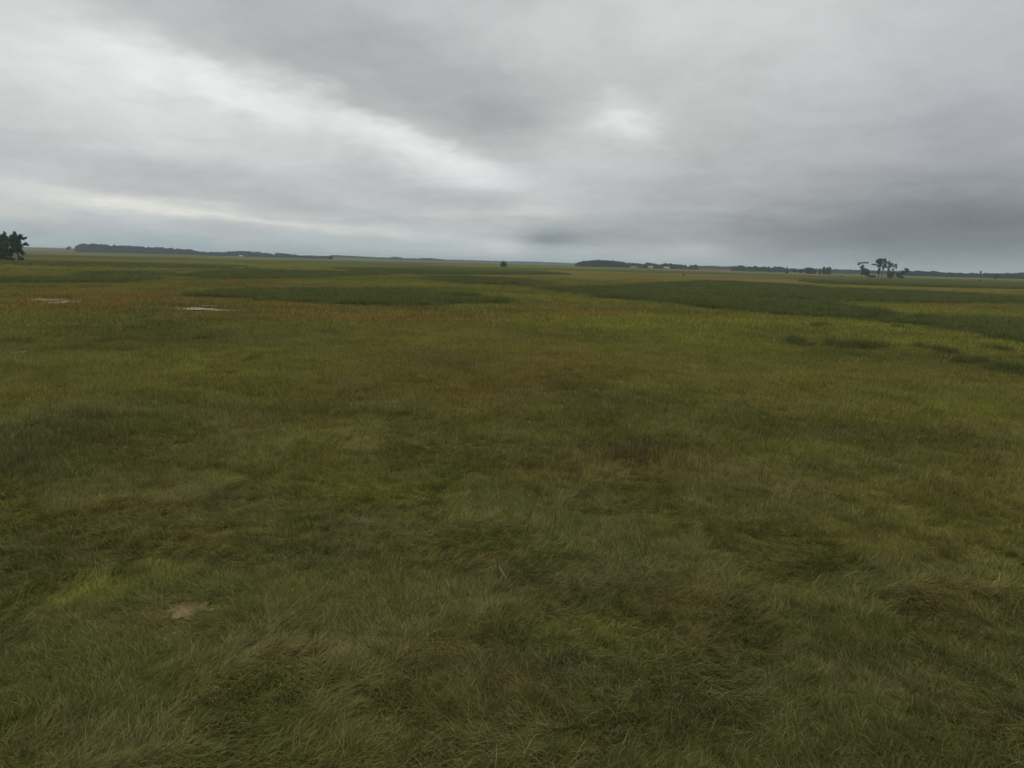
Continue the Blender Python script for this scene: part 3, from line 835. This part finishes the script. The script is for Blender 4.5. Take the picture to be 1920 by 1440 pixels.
# the group of tall trees out on the right
GR = 'trees of the clump on the right'
tree_px('tree', 'flat-topped leaning tree with thin open crown, leftmost of the right-hand clump', 'tree', (1616, 520), 800,
        [(1611, 494.5, 4, 1.0), (1617, 493.4, 3, 1.0), (1624, 493.6, 2.2, 1.2), (1608.5, 497.5, 2.2, 1.0), (1617, 499.5, 2.0, 1.4), (1614, 502.5, 3, 2.2),
         (1618, 506, 4, 3), (1623, 507, 3.5, 2.6), (1627.5, 509, 2.8, 2.4), (1619, 512, 5, 4), (1625, 514, 4, 4)], M_leaf_dark, .35,
        [(1616, 520), (1615.5, 510), (1614, 501), (1616, 495)], GR)
tree_px('tree', 'tallest tree of the right-hand clump, broad ragged crown on bare trunk', 'tree', (1648.6, 520.5), 800,
        [(1646, 490, 4.5, 3.4), (1652, 488.6, 5, 3.2), (1657, 488.4, 3.6, 3.0), (1649, 494.5, 4.6, 3.6), (1642, 491, 1.6, 2.6), (1637, 496.8, 3, 1.2),
         (1641, 497, 2, 1), (1645, 499.8, 3.6, 1.6), (1649, 499, 3, 3), (1649.5, 505.5, 2.6, 1.8), (1647.5, 510, 2.6, 3.6), (1659, 492, 2.6, 2.0)], M_leaf, .5,
        [(1648.6, 520.5), (1648.4, 510), (1648, 500), (1650, 490)], GR)
tree_px('tree', 'slender tree right beside the tallest tree, narrow crown', 'tree', (1653.6, 520.8), 790,
        [(1658, 497, 3, 3.4), (1659.5, 500.5, 2.8, 2.4), (1656, 502, 2.0, 2.6), (1656, 506, 1.2, 1.6), (1662, 493.2, 1.8, 1.0)], M_leaf_warm, .32,
        [(1653.6, 520.8), (1654.4, 510), (1656, 502), (1658, 495)], GR)
tree_px('tree', 'tree with two-tiered crown above a bushy foot, between the slender and forked trees', 'tree', (1666, 520), 800,
        [(1665.5, 490.6, 1.6, 1.4), (1665, 494, 2.6, 2.2), (1667.5, 497.5, 2.8, 2.8), (1665.5, 501, 2.4, 2.2), (1666.5, 505.5, 2.4, 1.8), (1666, 511, 3.4, 2.4),
         (1668, 515, 5, 4)], M_leaf, .34, [(1666, 520), (1666, 508), (1666, 492)], GR)
tree_px('tree', 'forked tree with gaps through its crown, right of the two-tiered tree', 'tree', (1675.4, 520), 800,
        [(1671, 494.6, 2.4, 1.6), (1674, 498.5, 2, 1.4), (1678.3, 495.6, 2.2, 1.6), (1679, 499.4, 1.8, 2.0), (1678.8, 502.6, 1.2, 1.0), (1673, 505, 1.8, 1.6), (1675, 511, 2.2, 2.2)],
        M_leaf_warm, .3, [(1675.4, 520), (1675, 509), (1674.6, 502), (1677, 495)], GR)
tree_px('tree', 'low tree leaning right with hooked crown, at the right end of the clump', 'tree', (1687, 520), 800,
        [(1699, 504, 3.4, 1.8), (1695.5, 502.6, 1.4, 1.2), (1702, 506.5, 2, 1.8), (1697, 508, 4, 2), (1692, 511, 4, 2.2), (1686, 514, 4.4, 3.4), (1688, 517.5, 5, 2)],
        M_leaf_dark, .3, [(1687, 520), (1688.5, 513), (1693, 509), (1698, 505)], GR)
def shrub(label, px, py, dist, hw, hh, mat=None, group=None, name='shrub', cat='shrub'):
    pf = []
    for k in range(6):
        pf.append((px + random.uniform(-.6, .6) * hw, py - hh * random.uniform(.35, 1.15), hw * random.uniform(.35, .6), hh * random.uniform(.35, .6)))
    return tree_px(name, label, cat, (px, py), dist, pf, mat or M_leaf_dark, .1, None, group, leaf=.4)
shrub('low dark bush filling the gap between leaning tree and tallest tree', 1636, 520, 800, 6, 3)
shrub('rounded bush under the two-tiered and forked trees', 1672, 520.5, 790, 5, 3.4)
# dead stem standing free
c = at_dist(1681, 800); t = thing('dead_tree', 'bare thin dead stem standing free, right of the forked tree', 'dead tree', (c[0], c[1], float(zf(*c))), GR)
limbs([(0, 0, -.3), (.1, 0, 5), (0, 0, 9.5)], .2, [], t, M_dead, False)
V, F = [], []; tube((0.08, 0, 5.5), (.9, .2, 7.0), .07, .02, V, F, 5); tube((.04, 0, 7), (-.6, .1, 8.2), .06, .02, V, F, 5)
link('branch', mesh_np('branch', np.array(V), np.array(F)), M_dead, t)

# the copse at the left edge
GL = 'trees of the copse at the left edge'
LD = 390
tree_px('tree', 'dense dark tree cut by the left edge of the picture', 'tree', (-16, 486), LD,
        [(-14, 446, 12, 8), (-20, 458, 14, 10), (-8, 462, 11, 11), (-16, 474, 14, 9)], M_leaf_dark, .4, None, GL, leaf=.35, dens=110)
tree_px('tree', 'dense dark tree with pointed top at the left edge, beside the airier tree', 'tree', (6, 487), LD,
        [(11, 438.5, 2.4, 3.6), (8, 443, 4, 3), (2, 445, 5, 4), (6, 452, 8, 6), (2, 462, 10, 8), (10, 464, 8, 7), (5, 474, 10, 8), (13, 473, 6, 6), (14, 458, 6, 6), (11, 448, 5, 5), (4, 481, 9, 4)],
        M_leaf_dark, .4, None, GL, leaf=.35, dens=110)
tree_px('tree', 'airy spreading tree with clumped crown and visible gaps, right side of the left copse', 'tree', (34, 487.5), LD,
        [(30, 439.5, 2.6, 4), (26, 444, 5, 3.4), (32, 446, 5, 4.4), (38, 446, 3.4, 4), (43, 443.5, 3.6, 3.4), (45, 448, 2.6, 2.2), (22, 450, 4.6, 4.4), (30, 453, 7, 5),
         (37, 454, 5, 5), (51.5, 446, 2.4, 1.4), (47, 457.6, 3.4, 2.4), (52, 458.5, 3, 1.4), (50, 455, 1.6, 1.6), (26, 461, 6, 5.4), (35, 462, 6.4, 5.4), (42, 461, 4, 3), (23, 470, 4.6, 5),
         (30, 458, 9, 7), (33, 467, 8, 7), (26, 467, 7, 6), (37, 448, 6, 5), (37, 470, 5, 4.6), (43.5, 475, 2.6, 2.4), (40, 474, 3, 3), (20, 477, 3, 4)], M_leaf_dark, .42,
        [(34, 487.5), (33, 474), (32, 460), (31, 444)], GL, leaf=.35, dens=110)
shrub('small dark bush at the foot of the airy left-edge tree', 35, 488, LD - 4, 6, 5)
shrub('low ragged scrub between the two left copse trees', 18, 487, LD + 4, 7, 3)

# lone trees and small groups
tree_px('tree', 'lone round tree in the middle of the plain, just left of centre', 'tree', (944.5, 502), 800,
        [(944, 493, 3.2, 2.2), (942, 496, 3, 2.6), (947.5, 495.5, 2.8, 2.4), (945, 498.5, 4.6, 2.2), (940.5, 499, 1.8, 1.4), (949, 499, 1.6, 1.2)], M_leaf_dark, .3, leaf=.4, dens=90)
tree_px('tree', 'solitary small round tree on the far left rise, between copse and wood', 'tree', (128.6, 466.5), 2300,
        [(128.6, 460.6, 2.8, 1.8), (127, 462.4, 2, 1.6), (130.5, 462.2, 2, 1.6)], M_leaf_wood, .35, leaf=.9, dens=40)
tree_px('tree', 'small round tree standing in front of the long left wood at its right end', 'tree', (620, 486), 1500,
        [(620, 480, 2.8, 1.5), (618, 482, 3, 1.6), (622, 482, 2.4, 1.6)], M_leaf_wood, .3, leaf=.8, dens=40)
def spruce(label, px, py, dist, hpx, wpx):
    c = at_dist(px, dist); k = dist / FPX; t = thing('spruce_tree', label, 'tree', (c[0], c[1], float(zf(*c))))
    h = hpx * k; pf = []
    for i in range(9):
        f = i / 8; rad = (wpx * k) * (1 - f) ** .9 * (.8 + .4 * (i % 2)) + .15
        pf.append((random.uniform(-.1, .1), 0, h * (.12 + .84 * f), rad, rad, h * .07))
    limbs([(0, 0, -.3), (0, 0, h)], .2, [], t, None, False); crown(pf, 90, .35, M_leaf_dark, t)
spruce('narrow pointed spruce standing alone between the far woods right of centre', 1475.6, 514, 1050, 13.5, 3.2)
tree_px('tree', 'small rounded tree just right of the lone spruce', 'tree', (1490, 512), 1200,
        [(1489, 506.6, 3, 1.8), (1491.5, 508, 3, 1.8)], M_leaf_wood, .25, leaf=.6, dens=50)
tree_px('tree', 'small rounded tree between the spruce and the square dense clump', 'tree', (1503.5, 512.3), 1200,
        [(1503, 506.4, 3, 2.0), (1506, 507.4, 2.4, 2.2), (1501, 509, 2.8, 1.8)], M_leaf_wood, .25, leaf=.6, dens=50)
GD = 'trees of the square dense clump'
tree_px('tree', 'dense tree forming the left half of the square clump', 'tree', (1514, 513), 1150,
        [(1512.6, 504.0, 3.2, 2.4), (1516, 504.6, 3, 2.2), (1513, 508.6, 3.4, 3), (1516.5, 509, 3.2, 3)], M_leaf_dark, .25, None, GD, leaf=.5, dens=90)
tree_px('tree', 'dense tree forming the right half of the square clump', 'tree', (1524, 513), 1150,
        [(1521, 504.2, 3.2, 2.4), (1525.6, 505.4, 3, 2), (1521.5, 509, 3.2, 3), (1526, 509.4, 3, 3)], M_leaf_dark, .25, None, GD, leaf=.5, dens=90)
GP = 'upright poplars in a row'
for (px, w, h, lab) in ((1538, 2.0, 10, 'short slim poplar, leftmost of the row of upright poplars'),
                        (1544.4, 2.3, 13, 'second poplar from the left in the upright row, one of the tallest'),
                        (1549.6, 3.0, 11.5, 'third poplar from the left in the upright row, a little shorter than its neighbours'),
                        (1554.8, 3.2, 12.5, 'broad poplar at the right end of the upright row')):
    tree_px('poplar_tree', lab, 'tree', (px, 514), 1150,
            [(px + random.uniform(-.3, .3), 514 - h * f, w * (1 - .55 * max(0, f - .4)), h * .16) for f in (.16, .32, .48, .64, .78, .9)], M_leaf_dark, .2, None, GP, leaf=.45, dens=90)
tree_px('tree', 'rounded green tree standing in front of the right-edge wood', 'tree', (1867, 521), 1000,
        [(1864, 513.6, 3, 2.2), (1868, 512.4, 3.4, 2.4), (1871, 514.4, 2.4, 2.4), (1867, 516.6, 4, 2.6)], M_leaf, .3, leaf=.5, dens=80)
GT = 'thin trees standing above the right treeline'
for (px, py, lab) in ((1824, 511, 'shorter thin tree poking above the right treeline, leftmost of three'),
                      (1837.4, 508.4, 'tallest thin tree poking above the right treeline, middle of three'),
                      (1887.6, 509.4, 'thin crooked tree poking above the right-edge wood, rightmost of three')):
    tree_px('tree', lab, 'tree', (px, 520), 1300, [(px, py + 1, 1.4, 1.4), (px + .8, py + 3.2, 1.0, .9), (px - .4, py + 6, 1.4, 1.2)], M_leaf_wood, .25, None, GT, leaf=.6, dens=60)
shrub('tiny dark upright bush alone on pale grass below the right treeline', 1839, 525.5, 640, 1.0, 2.6)
shrub('tiny dark bush on the pale strip just left of the right-hand clump', 1580, 519, 760, 1.8, 1.3)
shrub('small low bush in front of the right end of the right-hand clump', 1694, 522.5, 700, 3.4, 1.4)
shrub('tiny bush out on the plain below the farm buildings, right one of two', 1283, 522.5, 520, 1.8, 1.2)
shrub('tiny bush out on the plain below the farm buildings, left one of two', 1225, 511.5, 900, 1.4, 1.2)

# ------------------------------------------------------------------ far woods that read as one mass
def wood(label, prof, base_dy, dist, depth, step_px, crown_m, name='far_wood', leaf=1.1, dens=26, gap=0.0):
    """prof: (px, height px) along the skyline; trees of one mass from dist to dist + depth"""
    P = []; V, F = [], []
    x0, x1 = prof[0][0], prof[-1][0]; px = x0
    hx = [p[0] for p in prof]; hy = [p[1] for p in prof]
    while px <= x1:
        rows = 3 if depth > 60 else 2
        for rr_ in range(rows):
            if random.random() < gap: continue
            q = px + random.uniform(-.5, .5) * step_px
            dd = dist + depth * (rr_ + random.random()) / rows
            c = at_dist(q, dd); k = dist / FPX
            z0 = float(zf(*c)); h = max(np.interp(q, hx, hy) * k * random.uniform(.70, 1.12), 1.5)
            r = min(crown_m * random.uniform(.75, 1.25), h * .6)
            P.append((c[0], c[1], z0 + h - r * .75, r, r, r * .75))
            P.append((c[0] + random.uniform(-1, 1) * r * .6, c[1], z0 + h * .5, r * 1.1, r, h * .34))
            P.append((c[0] + random.uniform(-1, 1) * r, c[1], z0 + h * .22, r, r, h * .22))
            tube((c[0], c[1], z0 - .3), (c[0], c[1], z0 + h * .7), .3, .15, V, F, 4)
        px += step_px
    t = thing(name, label, 'wood', (0, 0, 0)); t['kind'] = 'stuff'
    v, f, lv = leaf_quads(P, dens, leaf)
    me = mesh_np('crowns', v, f); attr(me, 'leaf', 'FLOAT', 'POINT', lv); a = link('crowns', me, M_leaf_wood, t); a['kind'] = 'stuff'
    b = link('trunks', mesh_np('trunks', np.array(V), np.array(F)), M_bark, t); b['kind'] = 'stuff'
wood('long dark wood low on the far left skyline', [(145, 11), (158, 14.5), (185, 14.5), (230, 13), (290, 12), (325, 11)], 0, 2100, 160, 3.2, 5.5)
wood('broken belt of trees continuing the left wood toward the middle', [(326, 8), (337, 10), (344, 9), (352, 10), (366, 8), (376, 6), (386, 7), (389, 3), (392, 6.5), (420, 6.5)], 0, 2150, 90, 3.0, 4.5)
wood('belt of trees around the small white far-left building', [(424, 7), (436, 9.5), (455, 9), (480, 8.5), (500, 7.5), (508, 6), (514, 2.5), (518, 7.5), (540, 7), (556, 5), (620, 4.5)], 0, 2200, 90, 3.0, 4.5)
wood('faint thin treeline far off left of the middle', [(622, 4), (660, 3.4), (730, 2.6), (738, 4.6), (752, 4.6), (755, 2.4), (778, 3.2), (784, 2.6), (792, 4.6), (815, 3.8), (832, 2.6)], 0, 3000, 100, 3.0, 5, leaf=1.6, dens=20)
wood('very faint treeline on the far horizon in the middle', [(834, 2.6), (905, 2.8), (960, 2.8), (1000, 3.2), (1040, 2.8), (1082, 2.4)], 0, 4200, 120, 2.6, 6, leaf=2.2, dens=16)
wood('dense dark wood around the farm right of centre, its left high part', [(1084, 6), (1092, 10), (1098, 9), (1108, 12), (1140, 11.5), (1166, 11), (1172, 8)], 0, 1650, 110, 2.8, 4.2)
wood('lower right part of the farm wood behind the farm buildings', [(1172, 8), (1188, 8.5), (1200, 7), (1214, 9.5), (1230, 8.5), (1236, 6.5), (1244, 9), (1258, 9), (1266, 8), (1276, 8), (1290, 6), (1304, 8), (1307, 4)], 0, 1700, 60, 2.8, 3.8)
wood('faint treeline between the farm wood and the next belt', [(1308, 4.5), (1330, 4), (1352, 4.5), (1366, 5), (1374, 4)], 0, 2400, 80, 3, 4.5, leaf=1.3)
wood('rounded dark trees at the left end of the right-of-centre belt', [(1376, 7), (1384, 9), (1392, 9), (1400, 6), (1404, 5)], 0, 1650, 60, 2.8, 4.2)
wood('tree belt just left of the lone spruce', [(1407, 8), (1412, 9), (1440, 8.5), (1446, 7.5), (1452, 9), (1466, 8.5), (1470, 8)], 0, 1600, 60, 2.8, 3.8)
wood('hazy low treeline closing the horizon behind the trees right of centre', [(1300, 5), (1380, 5.5), (1480, 5), (1560, 5.5), (1640, 5)], 0, 2500, 90, 3, 4.5, leaf=1.4)
wood('low far treeline behind poplars and right-hand clump', [(1478, 4.5), (1500, 5), (1560, 5.5), (1570, 6.5), (1590, 5.5), (1640, 6), (1690, 6.5)], 0, 1900, 80, 3, 4)
wood('treeline along the right skyline beyond the clump', [(1692, 8), (1710, 8), (1722, 9.5), (1732, 7.5), (1752, 9), (1764, 7), (1790, 7), (1800, 6.5), (1820, 7), (1842, 6.5), (1850, 8), (1862, 8)], 0, 1450, 80, 2.8, 3.6)
wood('denser wood running out of the picture at the right edge', [(1866, 8), (1890, 9), (1905, 10), (1930, 11), (1990, 12)], 0, 1400, 100, 2.8, 4)

# ------------------------------------------------------------------ farm buildings
M_wall_w = soft_mat('white_boards', (0.55, 0.55, 0.53), 0.7, 0.06, 1)
M_wall_c = soft_mat('cream_boards', (0.56, 0.52, 0.43), 0.7, 0.06, 1)
M_wall_g = soft_mat('grey_sheet_metal', (0.34, 0.36, 0.38), 0.5, 0.08, 1)
M_roof = soft_mat('grey_roof', (0.30, 0.31, 0.33), 0.6, 0.1, 1)
M_open = soft_mat('dark_opening', (0.03, 0.03, 0.035), 0.6)
def box(V, F, x0, x1, y0, y1, z0, z1):
    b = len(V)
    for z in (z0, z1):
        V += [np.array(p, float) for p in ((x0, y0, z), (x1, y0, z), (x1, y1, z), (x0, y1, z))]
    F += [(b, b + 1, b + 5, b + 4), (b + 1, b + 2, b + 6, b + 5), (b + 2, b + 3, b + 7, b + 6), (b + 3, b, b + 4, b + 7), (b + 4, b + 5, b + 6, b + 7), (b + 3, b + 2, b + 1, b)]
def building(name, label, px, dist, w, dp, h, rise, wall, roof, doors, wins):
    c = at_dist(px, dist); t = thing(name, label, 'building', (c[0], c[1], float(zf(*c))))
    t.rotation_euler = (0, 0, -math.atan2(c[0], c[1]) * .7)
    V, F = [], []; box(V, F, -w / 2, w / 2, -dp / 2, dp / 2, -.4, h)
    for sx_ in (-1, 1):      # gable ends
        b = len(V); x = sx_ * (w / 2 - .02)
        V += [np.array(p, float) for p in ((x, -dp / 2, h), (x, dp / 2, h), (x, .01, h + rise), (x, -.01, h + rise))]; F.append((b, b + 1, b + 2, b + 3))
    link('wall', mesh_np('wall', np.array(V), np.array(F)), wall, t)
    V, F = [], []
    for s in (-1, 1):
        b = len(V); e = dp / 2 + .4
        ze = h - rise * .4 / (dp / 2)
        lo = [(-w / 2 - .3, s * e, ze), (w / 2 + .3, s * e, ze), (w / 2 + .3, s * .005, h + rise), (-w / 2 - .3, s * .005, h + rise)]
        V += [np.array(p, float) + np.array([0, 0, .02]) for p in lo] + [np.array(p, float) + np.array([0, 0, .2]) for p in lo]
        F += [(b, b + 1, b + 2, b + 3), (b + 4, b + 5, b + 6, b + 7), (b, b + 1, b + 5, b + 4), (b + 1, b + 2, b + 6, b + 5), (b + 3, b, b + 4, b + 7)]
    link('roof', mesh_np('roof', np.array(V), np.array(F)), roof, t)
    for (x, ww, hh) in doors:
        V, F = [], []; box(V, F, x - ww / 2, x + ww / 2, -dp / 2 - .06, -dp / 2 - .01, 0, hh); link('door', mesh_np('door', np.array(V), np.array(F)), M_open, t)
    for (x, z, ww, hh) in wins:
        V, F = [], []; box(V, F, x - ww / 2, x + ww / 2, -dp / 2 - .06, -dp / 2 - .01, z, z + hh); link('window', mesh_np('window', np.array(V), np.array(F)), M_open, t)
building('farm_shed', 'pale grey-white shed with gabled roof before the farm wood, left of the cream barn', 1220.3, 1580, 9.5, 8, 3.4, 1.6, M_wall_w, M_wall_g, [(-2.6, 2.2, 2.4)], [(2.2, 1.2, 1.2, 1)])
building('farm_barn', 'long low cream barn, the brightest building before the farm wood', 1250, 1580, 12.5, 8, 3.0, 1.0, M_wall_c, M_wall_c, [(-4, 2.4, 2.4)], [(0, 1.2, 1.1, .9), (3, 1.2, 1.1, .9)])
building('farm_shed', 'wide low grey shed nearly lost before the farm wood, leftmost farm building', 1189, 1590, 14, 8, 2.0, .8, M_wall_g, M_roof, [(3, 2.5, 1.8)], [])
building('farm_house', 'tiny white building amid the far left tree belt', 451.5, 2050, 8.5, 7, 3.0, 1.4, M_wall_w, M_wall_w, [(-1, 1, 2)], [(2, 1, 1, 1)])

# ------------------------------------------------------------------ haze
def build_haze():
    V, F = [], []; box(V, F, -12600, 12600, -12600, 12600, -2.5, 46)
    me = mesh_np('haze', np.array(V), np.array(F))
    mt = bpy.data.materials.new('haze_air'); mt.use_nodes = True; t = mt.node_tree; t.nodes.clear()
    o = N(t, 'ShaderNodeOutputMaterial'); v = N(t, 'ShaderNodeVolumePrincipled')
    v.inputs['Color'].default_value = (0.74, 0.88, 1.0, 1); v.inputs['Density'].default_value = 0.00012
    v.inputs['Anisotropy'].default_value = 0.0
    t.links.new(v.outputs[0], o.inputs['Volume'])
    h = link('haze', me, mt); tag(h, kind='stuff')
    h.display_type = 'WIRE'
build_haze()
